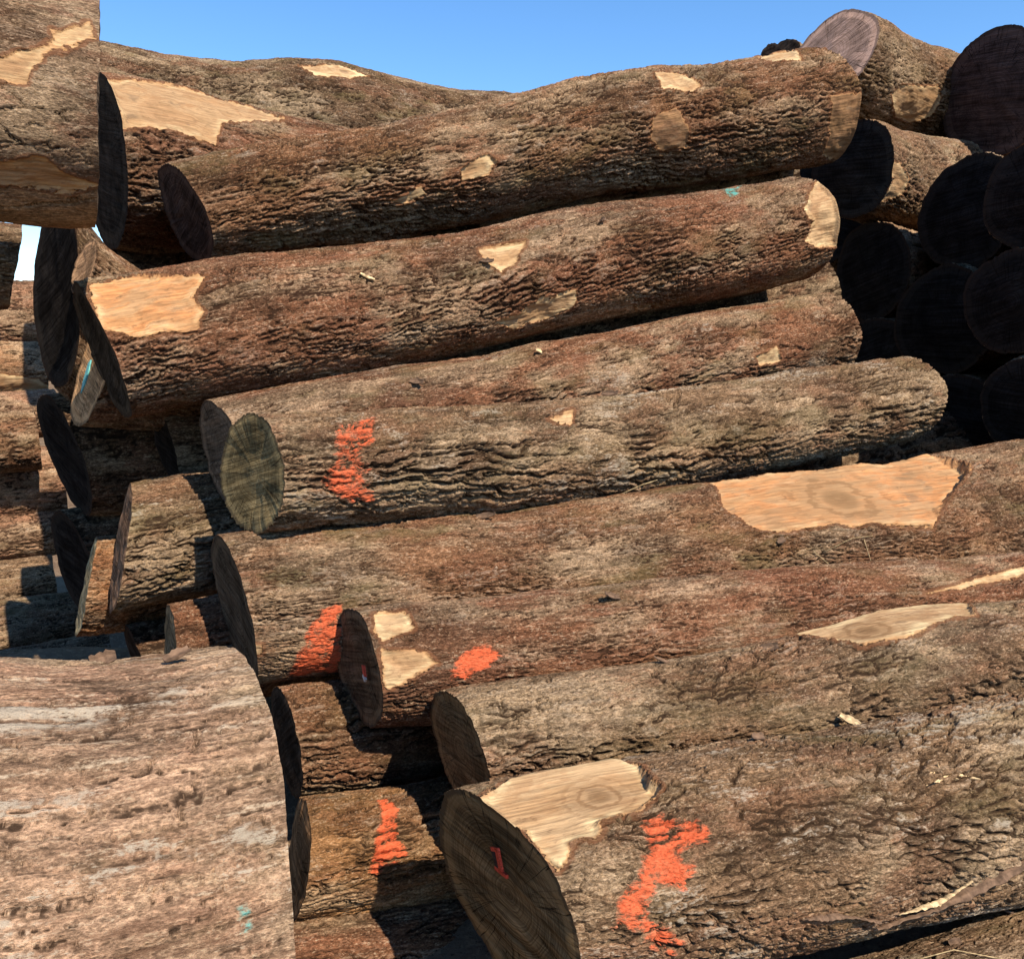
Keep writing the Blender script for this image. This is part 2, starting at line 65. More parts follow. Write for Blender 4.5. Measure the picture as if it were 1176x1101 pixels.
{"id":"Q1","bark":{"cell":[0.12,0.035],"dep":0.014},"tint":[0.12,0.08,0.05],"lich":0.1,"moss":0.1,"end":[0.04,0.03,0.025],"label":"thin dark pole end barely poking over the skyline log, left of its twin","A":[2.213,8.094,4.071],"B":[3.131,9.405,4.091],"r":[0.097,0.097],"tc":-2.48,"px":0.0097},
{"id":"Q2","bark":{"cell":[0.12,0.035],"dep":0.014},"tint":[0.12,0.08,0.05],"lich":0.1,"moss":0.1,"end":[0.04,0.03,0.025],"label":"thin dark pole end poking over the skyline log, next to the pinkish round end","A":[2.293,7.886,4.038],"B":[3.21,9.196,4.058],"r":[0.109,0.109],"tc":-2.45,"px":0.0094},
{"id":"W8","bark":{"cell":[0.11,0.024],"dep":0.01,"w":0.85},"tint":[0.215,0.148,0.092],"lich":0.6,"moss":0.4,"label":"bottom log of the left stack, half hidden by the huge foreground log","A":[-4.063,4.855,-0.545],"B":[-2.706,5.703,-0.525],"r":[0.291,0.282],"tc":2.79,"px":0.0066}
]
EXTRA = {'stubs': [['L9', 1.203, 2.239, 0.15, 7]], 'stalks': [{'p': [['L6', 2.087, 2.884, 0.01], ['L6', 2.17, 3.116, 0.012], ['L6', 2.296, 3.235, 0.01], ['L6', 2.402, 3.517, 0.008]], 'r': 0.0018, 'label': 'thin dry stalk bent below the huge oval scar'}, {'p': [['L6', 2.302, 2.756, 0.008], ['L6', 2.315, 3.049, 0.014], ['L6', 2.368, 3.513, 0.008]], 'r': 0.0016, 'label': 'thin upright dry stalk lower right of the huge oval scar'}, {'p': [['L6', 2.125, 2.894, 0.008], ['L6', 2.246, 2.74, 0.014], ['L6', 2.343, 2.726, 0.01]], 'r': 0.0016, 'label': 'short dry stalk just under the rim of the huge oval scar'}, {'p': [['L10', 0.776, 1.343, 0.006], ['L10', 0.922, 1.36, 0.012], ['L10', 1.027, 1.596, 0.006]], 'r': 0.002, 'label': 'dry stalk on the log at the bottom right edge'}, {'p': [['L5', 1.367, 3.81, 0.012], ['L5', 1.449, 3.651, 0.03], ['L5', 1.515, 3.559, 0.02]], 'r': 0.0025, 'label': 'pale splinter sticking out of the crevice under the thick-barked log'}], 'strips': [{'p': [['L9', 0.889, 3.642, 0.004], ['L9', 1.019, 3.487, 0.006], ['L9', 1.168, 3.304, 0.012], ['L9', 1.335, 3.167, 0.012], ['L9', 1.485, 3.059, 0.006]], 'w': 0.04, 'pale': 0, 'label': 'dark peeled bark strip along the lower side of the front log'}, {'p': [['L9', 0.928, 3.413, 0.01], ['L9', 1.043, 3.342, 0.016], ['L9', 1.154, 3.211, 0.016]], 'w': 0.016, 'pale': 1, 'label': 'pale splinter of wood on the peeled bark strip'}, {'p': [['L9', 0.625, 3.239, 0.002], ['L9', 0.737, 3.279, 0.006], ['L9', 0.882, 3.484, 0.006]], 'w': 0.022, 'pale': 0, 'label': 'short torn bark flap left of the peeled bark strip'}], 'chips': [['L6', 1.193, 1.355, 0.008], ['L6', 1.579, 1.349, 0.008], ['L6', 0.885, 1.735, 0.008], ['L6', 1.966, 2.722, 0.006], ['L3', 1.541, 2.721, 0.008], ['L3', 1.001, 2.661, 0.008], ['L3', 2.153, 2.458, 0.008], ['L8', 0.634, 1.385, 0.008], ['L8', 0.966, 1.562, 0.008], ['L9', 0.738, 1.23, 0.008], ['L9', 1.102, 1.056, 0.008], ['X', 0.894, 1.259, 0.01], ['X', 1.013, 1.47, 0.008], ['L10', 0.976, 1.198, 0.008], ['L10', 1.223, 1.071, 0.01], ['L5b', 1.383, 2.061, 0.008], ['L5b', 0.763, 2.372, 0.008], ['L7', 0.789, 2.058, 0.008], ['L5', 1.46, 1.476, 0.006]]}

# ------------------------------------------------------------------ helpers
def sstep(a, b, x):
    t = np.clip((x - a) / (b - a), 0, 1)
    return t * t * (3 - 2 * t)

def vnoise(x, y, rng, ny=None):
    """value noise on unit cells, periodic in y over ny cells when given"""
    x0 = np.floor(x).astype(int); y0 = np.floor(y).astype(int)
    xm = x0.min(); ym = y0.min()
    tx = x0.max() - xm + 2; ty = ny if ny else y0.max() - ym + 2
    T = rng.random((tx, ty))
    fx = x - x0; fy = y - y0
    fx = fx * fx * fx * (fx * (fx * 6 - 15) + 10); fy = fy * fy * fy * (fy * (fy * 6 - 15) + 10)
    a = x0 - xm
    if ny: b0 = y0 % ny; b1 = (y0 + 1) % ny
    else: b0 = y0 - ym; b1 = b0 + 1
    return (T[a, b0] * (1 - fx) + T[a + 1, b0] * fx) * (1 - fy) + (T[a, b1] * (1 - fx) + T[a + 1, b1] * fx) * fy

def fbm(x, y, rng, ny, o=3):
    s = 0; a = .5; n = 0
    for k in range(o):
        s = s + a * vnoise(x * 2 ** k, y * 2 ** k, rng, ny * 2 ** k); n += a; a *= .5
    return s / n

def worley(x, y, rng, ny):
    x0 = np.floor(x).astype(int); y0 = np.floor(y).astype(int); xm = x0.min() - 1
    T = rng.random((x0.max() - xm + 2, ny, 3))
    f1 = np.full(x.shape, 9.); f2 = np.full(x.shape, 9.); idv = np.zeros(x.shape)
    for i in (-1, 0, 1):
        for j in (-1, 0, 1):
            t = T[x0 + i - xm, (y0 + j) % ny]
            d = np.hypot(x0 + i + .08 + .84 * t[..., 0] - x, y0 + j + .08 + .84 * t[..., 1] - y)
            c = d < f1
            f2 = np.where(c, f1, np.minimum(f2, d)); idv = np.where(c, t[..., 2], idv); f1 = np.where(c, d, f1)
    return f2 - f1, idv

def polydist(px, py, poly):
    """signed distance to a closed polygon, negative inside"""
    n = len(poly); d = np.full(px.shape, 1e9); ins = np.zeros(px.shape, bool)
    for i in range(n):
        ax, ay = poly[i]; bx, by = poly[(i + 1) % n]
        ex, ey = bx - ax, by - ay
        t = np.clip(((px - ax) * ex + (py - ay) * ey) / (ex * ex + ey * ey + 1e-12), 0, 1)
        d = np.minimum(d, np.hypot(px - ax - t * ex, py - ay - t * ey))
        c = ((ay > py) != (by > py))
        ins ^= c & (px < (bx - ax) * (py - ay) / (by - ay + 1e-12) + ax)
    return np.where(ins, -d, d)

def mesh_obj(name, V, Fq, mat, parent=None, attrs=None, smooth=True):
    me = bpy.data.meshes.new(name)
    V = np.asarray(V, np.float32); nf = len(Fq)
    if nf and isinstance(Fq, np.ndarray):
        k = Fq.shape[1]
        me.vertices.add(len(V)); me.vertices.foreach_set('co', V.ravel())
        me.loops.add(nf * k); me.loops.foreach_set('vertex_index', Fq.astype(np.int32).ravel())
        me.polygons.add(nf); me.polygons.foreach_set('loop_start', np.arange(0, nf * k, k, dtype=np.int32))
        me.update(calc_edges=True)
    else:
        me.from_pydata([tuple(map(float, v)) for v in V], [], [tuple(f) for f in Fq]); me.update()
    me.polygons.foreach_set('use_smooth', np.full(len(me.polygons), smooth))
    for k, v in (attrs or {}).items():
        a = me.attributes.new(k, 'FLOAT', 'POINT'); a.data.foreach_set('value', np.asarray(v, np.float32))
    if mat: me.materials.append(mat)
    o = bpy.data.objects.new(name, me); C.objects.link(o)
    if parent: o.parent = parent
    return o

def sub_mesh(name, V, Fq, sel, mat, parent, attrs):
    f = Fq[sel]; u, inv = np.unique(f, return_inverse=True)
    return mesh_obj(name, V[u], inv.reshape(f.shape), mat, parent, {k: a[u] for k, a in attrs.items()})

def thing(name, label, cat, group=None):
    o = bpy.data.objects.new(name, None); C.objects.link(o)
    o.empty_display_size = .1
    o['label'] = label; o['category'] = cat
    if group: o['group'] = group
    return o

# ------------------------------------------------------------------ materials
class NT:
    def __init__(s, name):
        s.m = bpy.data.materials.new(name); s.m.use_nodes = True
        s.t = s.m.node_tree; s.n = s.t.nodes; s.n.clear()
        s.out = s.n.new('ShaderNodeOutputMaterial'); s.p = s.n.new('ShaderNodeBsdfPrincipled')
        s.t.links.new(s.p.outputs[0], s.out.inputs[0])
    def put(s, sock, v):
        if v is None: return
        if isinstance(v, bpy.types.NodeSocket): s.t.links.new(v, sock)
        elif isinstance(v, (tuple, list)) and sock.type == 'RGBA': sock.default_value = (*v[:3], 1)
        else: sock.default_value = v
    def attr(s, name, typ='GEOMETRY'):
        a = s.n.new('ShaderNodeAttribute'); a.attribute_name = name; a.attribute_type = typ; return a
    def f(s, name, typ='GEOMETRY'): return s.attr(name, typ).outputs['Fac']
    def math(s, op, a, b=None, c=None, clamp=False):
        m = s.n.new('ShaderNodeMath'); m.operation = op; m.use_clamp = clamp
        for i, v in enumerate((a, b, c)):
            if v is not None: s.put(m.inputs[i], v)
        return m.outputs[0]
    def vmath(s, op, a, b):
        m = s.n.new('ShaderNodeVectorMath'); m.operation = op; s.put(m.inputs[0], a); s.put(m.inputs[1], b); return m.outputs[0]
    def comb(s, x, y, z):
        m = s.n.new('ShaderNodeCombineXYZ'); s.put(m.inputs[0], x); s.put(m.inputs[1], y); s.put(m.inputs[2], z); return m.outputs[0]
    def mix(s, f, a, b, mode='MIX'):
        m = s.n.new('ShaderNodeMix'); m.data_type = 'RGBA'; m.blend_type = mode
        s.put(m.inputs[0], f); s.put(m.inputs[6], a); s.put(m.inputs[7], b); return m.outputs[2]
    def ss(s, v, a, b, lo=0., hi=1.):
        m = s.n.new('ShaderNodeMapRange'); m.interpolation_type = 'SMOOTHSTEP'
        s.put(m.inputs[0], v); s.put(m.inputs[1], a); s.put(m.inputs[2], b); s.put(m.inputs[3], lo); s.put(m.inputs[4], hi); return m.outputs[0]
    def noise(s, vec, scale, det=4., rough=.55, dist=0.):
        n = s.n.new('ShaderNodeTexNoise'); s.put(n.inputs['Vector'], s.vmath('MULTIPLY', vec, scale) if isinstance(scale, tuple) else vec)
        n.inputs['Scale'].default_value = 1. if isinstance(scale, tuple) else scale
        n.inputs['Detail'].default_value = det; n.inputs['Roughness'].default_value = rough; n.inputs['Distortion'].default_value = dist
        return n.outputs['Fac']
    def coord(s):
        tc = s.n.new('ShaderNodeTexCoord'); sd = s.f('seed', 'OBJECT')
        return s.vmath('ADD', tc.outputs['Object'], s.comb(s.math('MULTIPLY', sd, 3.7), s.math('MULTIPLY', sd, 1.9), s.math('MULTIPLY', sd, 5.3))), tc.outputs['Object']
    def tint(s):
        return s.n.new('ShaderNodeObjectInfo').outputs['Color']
    def bump(s, h, dist, strength=1., prev=None):
        b = s.n.new('ShaderNodeBump'); b.inputs['Distance'].default_value = dist; b.inputs['Strength'].default_value = strength
        s.put(b.inputs['Height'], h)
        if prev is not None: s.put(b.inputs['Normal'], prev)
        return b.outputs[0]

def bark_material():
    m = NT('bark_surface'); P, PO = m.coord()
    h = m.f('h'); pl = m.f('pl'); wood = m.f('wood'); paint = m.f('paint'); wt = m.f('wt'); kd = m.f('kd'); pc = m.f('pc'); og = m.f('og')
    big = m.noise(P, (1.6, 4., 4.), 3); med = m.noise(P, (5., 15., 15.), 4); fine = m.noise(P, (35., 110., 110.), 5, .65)
    speck = m.noise(P, (150., 260., 260.), 3, .7); mid2 = m.noise(P, (9., 13., 13.), 4, .6)
    streak = m.noise(P, (14., 85., 85.), 5, .65)
    # outer bark: brown to weathered grey, reddish where a flake has come off
    grit = m.noise(P, (80., 190., 190.), 4, .7)
    col = m.mix(m.ss(m.math('ADD', big, m.math('MULTIPLY', m.math('SUBTRACT', fine, .5), .25)), .44, .58), m.tint(), m.mix(.6, m.tint(), (.37, .30, .205)))
    rz = m.math('ADD', m.noise(P, (2.6, 6., 6.), 4, .6), m.math('ADD', m.math('MULTIPLY', m.math('SUBTRACT', pl, .5), .12), m.math('MULTIPLY', m.math('SUBTRACT', fine, .5), .2)))
    col = m.mix(m.ss(rz, .50, .62, 0., .85), col, m.mix(.45, m.tint(), (.15, .066, .042)))
    col = m.mix(m.ss(med, .56, .70, 0., .6), col, m.mix(.5, m.tint(), (.17, .09, .05)))
    col = m.mix(m.ss(mid2, .52, .72, 0., .5), col, (.095, .066, .042))
    col = m.mix(m.ss(m.noise(P, (2.2, 3.5, 3.5), 5, .65), .50, .62, 0., .55), col, (.075, .05, .034))
    col = m.mix(1., col, m.ss(pl, .15, .85, .75, 1.28), 'MULTIPLY')
    col = m.mix(1., col, m.ss(streak, .25, .75, .68, 1.3), 'MULTIPLY')
    col = m.mix(1., col, m.ss(fine, .25, .75, .68, 1.35), 'MULTIPLY')
    col = m.mix(1., col, m.ss(grit, .28, .72, .5, 1.5), 'MULTIPLY')
    col = m.mix(1., col, m.ss(speck, .25, .75, .62, 1.4), 'MULTIPLY')
    col = m.mix(m.ss(m.math('ADD', grit, m.math('MULTIPLY', m.math('SUBTRACT', streak, .5), .6)), .57, .70, 0., .75), col, (.46, .385, .275))
    band = m.f('band', 'OBJECT'); bn = m.noise(P, (2.4, 34., 34.), 5, .6)
    col = m.mix(m.math('MULTIPLY', band, m.ss(m.math('ADD', bn, m.math('MULTIPLY', m.math('SUBTRACT', grit, .5), .35)), .56, .68)), col, (.56, .49, .38))
    col = m.mix(m.math('MULTIPLY', band, m.ss(bn, .44, .34, 0., .6)), col, (.13, .075, .05))
    li = m.math('MULTIPLY', m.ss(m.math('ADD', m.noise(P, (4., 10., 10.), 3), m.math('MULTIPLY', m.math('SUBTRACT', grit, .5), .5)), .555, .66), m.f('lich', 'OBJECT'))
    col = m.mix(m.math('MULTIPLY', li, m.ss(h, .45, .8, 0., .85)), col, (.47, .445, .375))
    mo = m.math('MULTIPLY', m.ss(m.math('ADD', m.noise(P, (3., 7., 7.), 3), m.math('MULTIPLY', m.math('SUBTRACT', speck, .5), .3)), .52, .68), m.f('moss', 'OBJECT'))
    col = m.mix(m.math('MULTIPLY', mo, .75), col, (.145, .135, .06))
    # bark crevices expose the dark inner cork
    col = m.mix(m.ss(m.math('ADD', h, m.math('MULTIPLY', m.math('SUBTRACT', fine, .5), .35)), .06, .42), m.mix(.12, (.022, .014, .01), m.tint()), col)
    col = m.mix(1., col, (.87, .77, .69), 'MULTIPLY')
    # paint sprayed on the outer ridges
    pn = m.math('ADD', m.math('MULTIPLY', m.math('SUBTRACT', fine, .5), .7), m.math('ADD', m.math('MULTIPLY', m.math('SUBTRACT', grit, .5), 1.0), m.math('MULTIPLY', m.math('SUBTRACT', h, .6), .85)))
    spray = m.noise(P, (22., 30., 30.), 4, .65)
    pf = m.ss(m.math('ADD', m.math('MULTIPLY', paint, m.ss(spray, .28, .62, .5, 1.06)), pn), .30, .90, 0., .92)
    pf = m.math('MULTIPLY', pf, m.ss(paint, .02, .2))
    col = m.mix(pf, col, m.mix(pc, m.mix(1., m.mix(streak, (.70, .10, .035), (.66, .17, .075)), m.ss(grit, .25, .75, .75, 1.2), 'MULTIPLY'), (.10, .38, .33)))
    # bare wood
    fib = m.noise(P, (5., 120., 120.), 5, .6); fl = m.noise(P, (9., 26., 26.), 4, .6)
    iv = m.math('ADD', m.f('ins'), m.math('MULTIPLY', m.math('SUBTRACT', m.noise(P, (8., 16., 16.), 4, .6), .5), 1.1))
    w = m.mix(wt, m.mix(m.ss(iv, .15, .75), (.60, .47, .27), (.46, .32, .18)), m.mix(m.ss(iv, .15, .75), (.34, .20, .10), (.245, .135, .068)))
    w = m.mix(m.ss(wt, 1., 2.), w, (.115, .066, .04))
    w = m.mix(m.math('MULTIPLY', og, m.ss(fl, .4, .6, .2, 1.)), w, (.62, .23, .07))
    w = m.mix(m.ss(fl, .5, .72, 0., .6), w, (.27, .145, .07))
    w = m.mix(m.ss(m.noise(P, (4., 11., 11.), 4, .6), .47, .62, 0., .55), w, (.36, .21, .10))
    w = m.mix(m.ss(m.noise(P, (7., 14., 14.), 4, .6), .60, .68, 0., .65), w, (.21, .14, .085))
    w = m.mix(m.ss(m.noise(P, (5., 8., 8.), 5, .65, .6), .50, .60, 0., .5), w, (.30, .17, .085))
    w = m.mix(1., w, m.ss(fib, .25, .75, .68, 1.25), 'MULTIPLY')
    w = m.mix(m.ss(m.noise(P, (22., 40., 40.), 4, .65), .6, .72, 0., .6), w, (.13, .075, .04))
    w = m.mix(m.math('MULTIPLY', m.ss(kd, .9, 1.5, 1., 0.), .55), w, (.30, .19, .10))
    kw = m.math('ADD', kd, m.math('MULTIPLY', m.math('SUBTRACT', fl, .5), 1.1))
    ring = m.math('SINE', m.math('MULTIPLY', kw, 9.5))
    w = m.mix(m.math('MULTIPLY', m.ss(ring, .2, 1., 0., .6), m.ss(kd, 1.1, 1.8, 1., 0.)), w, (.19, .105, .05))
    w = m.mix(m.ss(kd, .35, .6, .7, 0.), w, (.2, .12, .06))
    w = m.mix(1., w, (.90, .87, .84), 'MULTIPLY')
    wf = m.ss(m.math('ADD', wood, m.math('MULTIPLY', m.math('SUBTRACT', m.noise(P, (30., 70., 70.), 4), .5), .9)), .50, .70)
    rim = m.math('MULTIPLY', m.ss(wood, .05, .3), m.ss(wood, .6, .98, 1., 0.))
    col = m.mix(m.math('MULTIPLY', rim, .7), col, (.19, .085, .042))
    w = m.mix(m.math('MULTIPLY', rim, .75), w, (.36, .19, .085))
    col = m.mix(wf, col, w)
    m.put(m.p.inputs['Base Color'], col)
    m.put(m.p.inputs['Roughness'], .95); m.put(m.p.inputs['Specular IOR Level'], .05)
    hb = m.math('ADD', m.math('MULTIPLY', fine, .8), m.math('ADD', m.math('MULTIPLY', speck, .4), m.math('ADD', m.math('MULTIPLY', grit, .9), m.math('MULTIPLY', streak, .6))))
    hb = m.math('MULTIPLY', hb, m.ss(wf, 0., 1., 1., .12))
    hb = m.math('ADD', hb, m.math('MULTIPLY', wf, m.math('MULTIPLY', fib, .5)))
    m.put(m.p.inputs['Normal'], m.bump(hb, .009, .95))
    return m.m

def cut_material():
    m = NT('sawn_end_grain'); P, PO = m.coord(); rr = m.f('rr')
    sp = m.n.new('ShaderNodeSeparateXYZ'); m.put(sp.inputs[0], PO); y, z = sp.outputs[1], sp.outputs[2]
    flat = m.comb(0., y, z)
    rad = m.math('SQRT', m.math('ADD', m.math('MULTIPLY', y, y), m.math('MULTIPLY', z, z)))
    wob = m.noise(flat, 7., 3); fine = m.noise(P, 160., 4, .65); blot = m.noise(P, 9., 4, .6)
    rv = m.math('ADD', rad, m.math('MULTIPLY', wob, .035))
    ring = m.noise(m.comb(m.math('MULTIPLY', rv, 190.), 0., 0.), 1., 2)
    an = m.f('saw', 'OBJECT')
    su = m.math('ADD', m.math('MULTIPLY', y, m.math('COSINE', an)), m.math('MULTIPLY', z, m.math('SINE', an)))
    sv = m.math('SUBTRACT', m.math('MULTIPLY', z, m.math('COSINE', an)), m.math('MULTIPLY', y, m.math('SINE', an)))
    saw = m.noise(m.comb(m.math('MULTIPLY', su, 120.), m.math('MULTIPLY', sv, 5.), m.f('seed', 'OBJECT')), 1., 4, .6)
    saw2 = m.noise(m.comb(m.math('MULTIPLY', su, 38.), m.math('MULTIPLY', sv, 2.5), m.f('seed', 'OBJECT')), 1., 3, .6)
    ang = m.math('ARCTAN2', z, y)
    chk = m.noise(m.comb(m.math('MULTIPLY', m.math('COSINE', ang), 9.), m.math('MULTIPLY', m.math('SINE', ang), 9.), m.math('MULTIPLY', rad, 3.)), 1., 2)
    crack = m.math('MULTIPLY', m.ss(m.math('ABSOLUTE', m.math('SUBTRACT', chk, .5)), .0, .012, 1., 0.), m.ss(rr, .25, .6))
    base = m.tint()
    col = m.mix(m.ss(ring, .38, .62, 0., .8), base, m.mix(1., base, (.48, .43, .38), 'MULTIPLY'))
    col = m.mix(1., col, m.ss(blot, .3, .7, .65, 1.3), 'MULTIPLY')
    col = m.mix(1., col, m.ss(saw, .25, .75, .55, 1.45), 'MULTIPLY')
    col = m.mix(1., col, m.ss(saw2, .25, .75, .75, 1.25), 'MULTIPLY')
    rn = m.math('ADD', rr, m.math('MULTIPLY', m.math('SUBTRACT', wob, .5), .08))
    sap = m.math('MULTIPLY', m.ss(rn, .8, .86), m.ss(rn, .93, .96, 1., 0.))
    col = m.mix(m.math('MULTIPLY', sap, .4), col, m.mix(1., base, (1.9, 1.8, 1.65), 'MULTIPLY'))
    col = m.mix(m.ss(rn, .93, .965), col, m.mix(.5, (.05, .03, .02), base))
    col = m.mix(m.math('MULTIPLY', crack, .8), col, (.012, .009, .007))
    m.put(m.p.inputs['Base Color'], col); m.put(m.p.inputs['Roughness'], 1.); m.put(m.p.inputs['Specular IOR Level'], .0)
    hb = m.math('ADD', m.math('MULTIPLY', saw, .9), m.math('ADD', m.math('MULTIPLY', fine, .35), m.math('ADD', m.math('MULTIPLY', saw2, 1.2), m.math('MULTIPLY', ring, .25))))
    m.put(m.p.inputs['Normal'], m.bump(m.math('SUBTRACT', hb, crack), .005, .9))
    return m.m

def plain(name, c, rough=.8, sc=40., amt=.5):
    m = NT(name); P, PO = m.coord()
    n = m.noise(P, sc, 5, .6)
    m.put(m.p.inputs['Base Color'], m.mix(1., c, m.ss(n, .25, .75, 1 - amt, 1 + amt), 'MULTIPLY'))
    m.put(m.p.inputs['Roughness'], rough); m.put(m.p.inputs['Specular IOR Level'], .2)
    m.put(m.p.inputs['Normal'], m.bump(n, .004, .6))
    return m.m

BARK = bark_material(); CUT = cut_material()
SPLINTER = plain('splintered_wood', (.55, .40, .22), .8, 60.)
STRIP = plain('peeled_bark', (.13, .08, .05), .9, 50.)
STALK = plain('dry_stalk', (.34, .25, .13), .8, 60.)
REDPAINT = plain('red_marking_paint', (.62, .07, .035), .6, 200., .4)
BLACKPAINT = plain('dark_marking_paint', (.03, .02, .02), .6, 200., .4)
TEALPAINT = plain('teal_marking_paint', (.10, .34, .33), .6, 120., .4)
PALEPAINT = plain('pale_tag', (.6, .55, .5), .5, 120., .2)

# ------------------------------------------------------------------ logs
def rot_to(A, B):
    x = np.array(B) - np.array(A); ln = np.linalg.norm(x); x /= ln
    z = np.array([0, 0, 1.]); z -= x * z.dot(x); z /= np.linalg.norm(z)
    return x, np.cross(z, x), z, ln

LOGX = {}
def make_log(idx, d):
    rng = np.random.default_rng(100 + idx * 7)
    X, Y, Z, ln = rot_to(d['A'], d['B'])
    root = thing('log', d['label'], 'log', d.get('group', 'felled logs in the pile'))
    from mathutils import Matrix
    root.matrix_world = Matrix(((X[0], Y[0], Z[0], d['A'][0]), (X[1], Y[1], Z[1], d['A'][1]), (X[2], Y[2], Z[2], d['A'][2]), (0, 0, 0, 1)))
    rA, rB = d['r']; rm = (rA + rB) / 2; px = d['px']
    nu = int(min(900, max(60, ln / (px * 1.15)))); u = np.linspace(0, ln, nu)
    # ring spacing: fine on the side towards the viewer, coarser behind
    tc = d['tc']; half = math.radians(118)
    nf = int(min(420, max(40, 2 * half * rm / px))); nb = max(16, int(nf * .22))
    th = np.concatenate([np.linspace(tc - half, tc + half, nf, endpoint=False), np.linspace(tc + half, tc - half + 2 * math.pi, nb, endpoint=False)])
    nv = len(th)
    Uo, TH = np.meshgrid(u, th, indexing='ij')
    Tn = Uo / ln
    tw = (TH % (2 * math.pi)) / (2 * math.pi)           # 0..1 around
    circ = 2 * math.pi * rm
    r = rA + (rB - rA) * Tn
    def cells(sx, sv):
        ny = max(3, round(circ / sv)); return sx, ny
    # broad lumps and a wandering outline
    r = r * (1 + .13 * min(1., d.get('ir', 1.)) * (fbm(Uo / .8, tw * 3, rng, 3, 2) - .5) + .055 * min(1., d.get('ir', 1.)) * (fbm(Uo / .2, tw * 9, rng, 9, 2) - .5))
    ir = d.get('ir', 1.)
    r = r * (1 + ir * (.035 * np.cos(2 * TH + rng.uniform(0, 6)) + .025 * np.cos(3 * TH + rng.uniform(0, 6) + Uo * .5) + .014 * np.cos(5 * TH + rng.uniform(0, 6) + Uo * .8)))
    for q_ in range(int(ln * 1.6)):                                    # healed-over knots swell the trunk
        ku, kt, ka = rng.uniform(.1, .95) * ln, rng.uniform(0, 2 * math.pi), rng.uniform(.06, .13)
        dt = (TH - kt + math.pi) % (2 * math.pi) - math.pi
        r = r + rng.uniform(.10, .22) * ka * ir * np.exp(-((Uo - ku) / (ka * 1.4)) ** 2 - (dt * rm / ka) ** 2)
    for (t, a, wd) in d.get('flare', []):
        r = r + a * np.exp(-((Tn - t) / wd) ** 2)
    # bark relief
    b = d['bark']; sx, sv = b['cell']; dep = b['dep']
    def N(sa, sc, o=3):
        n = max(3, round(circ / sc)); return fbm(Uo / sa, tw * n, rng, n, o) - .5
    ny = max(4, round(circ / sv)); tws = rng.uniform(-1, 1) * b.get('tw', .25)
    zone = sstep(.36, .64, N(.40, .22, 2) + .5)                       # where the bark is thick, where it is worn
    cy = .9 * N(.30, .16) + .55 * N(.09, .05) + .22 * N(.025, .014, 2) + tws * Uo
    cx = .5 * N(.12, .08) + .25 * N(.04, .03)
    wy_ = tw * ny + cy * .055 / sv; wx_ = Uo / sx + cx * .12 / sx
    du = ln / (nu - 1); vc = tw * circ
    dv = np.gradient(np.unwrap(th) * rm)
    def fissure(d, w_, eps, g0, g1):
        """1 in a crack of half-width w_ (metres) along a field's zero line, fading out where the field is too flat to place it"""
        gu = np.gradient(d, axis=0) / du; gv = np.gradient(d, axis=1) / dv[None, :]
        g = np.hypot(gu, gv)
        return (1 - sstep(.1, 1., d / (g + eps) / (w_ + 1e-5))) * sstep(g0, g1, g)
    dA, idA = worley(wx_, wy_, rng, ny)
    dB, idB = worley(wx_ * 2.6 + 7.3, wy_ * 2. + .8 * N(.02, .012, 2), rng, ny * 2)
    dC, idC = worley(wx_ * 7. + 3.1, wy_ * 4., rng, ny * 4)
    n2 = max(3, round(circ / (sv * 1.15)))
    iso = fbm((Uo + .05 * N(.1, .06)) / (sx * 1.7), tw * n2 + cy * .05 / sv, rng, n2, 2) - .5
    wmin = max(.0036, px * 1.25) * b.get('w', 1.)
    open_ = np.clip(.95 + 3.2 * N(.14, .06) + .5 * (zone - .5), .0, 2.2)
    open2 = np.clip(.9 + 3.2 * N(.10, .05) + .5 * (zone - .5), .0, 2.2)
    cA = fissure(dA, wmin * 1.5 * open_, 4., 2., 8.)
    cI = fissure(np.abs(iso), wmin * 1.5 * open2, 1.2, 1.2, 4.)
    cB = fissure(dB, wmin * .95 * np.clip(.85 + 3 * N(.06, .03), 0, 1.7), 6., 6., 18.)
    crack = np.maximum(np.maximum(cA * np.clip(open_, 0, 1) * (.8 if b.get('plate') else 1.), cI * np.clip(open2, 0, 1)), .55 * cB * (.2 if b.get('plate') else 1.))
    fl = N(.03, .010, 4); fb = N(.15, .006, 3); gr = N(.012, .006, 3)
    pil = sstep(0, .5, dA)                                            # plates are a little domed
    body = .62 + .14 * pil * zone + .46 * fl + .22 * fb + .30 * gr + .18 * (idA - .5) + .12 * (idB - .5)
    H = np.clip(body * (1 - .92 * crack), 0, 1.15)
    disp = dep * ((body - .62) * .75 - crack * (.95 + .6 * zone) * (.45 if b.get('plate') else 1.)) + dep * .55 * N(.08, .05)
    if b.get('plate'):
        bw = N(.40, .034, 3); bd = N(.30, .012, 2); H = np.clip(H + .5 * bw + .45 * bd, 0, 1.15); disp = disp + .016 * bw + .0030 * bd - .002 * fb
        disp = disp + .006 * (idA - .5)                # scaly plates at uneven levels
    # bark worn and chipped along the rims
    ed = np.minimum(Uo, ln - Uo)
    chip = sstep(.035, 0., ed - .03 * (fbm(Uo / .05, tw * max(3, round(circ / .05)), rng, max(3, round(circ / .05)), 2) - .5))
    disp = disp - .008 * chip * fbm(Uo / .03, tw * max(3, round(circ / .03)), rng, max(3, round(circ / .03)), 2)
    shp = Uo.shape
    wood = np.zeros(shp); paint = np.zeros(shp); wt = np.zeros(shp); kd = np.full(shp, 5.); pc = np.zeros(shp); og = np.zeros(shp); ins = np.zeros(shp)
    scar_id = np.full(shp, -1); paint_id = np.full(shp, -1)
    c0 = d.get('cut', (0, 0)); c1 = d.get('cutr', (0, 0))
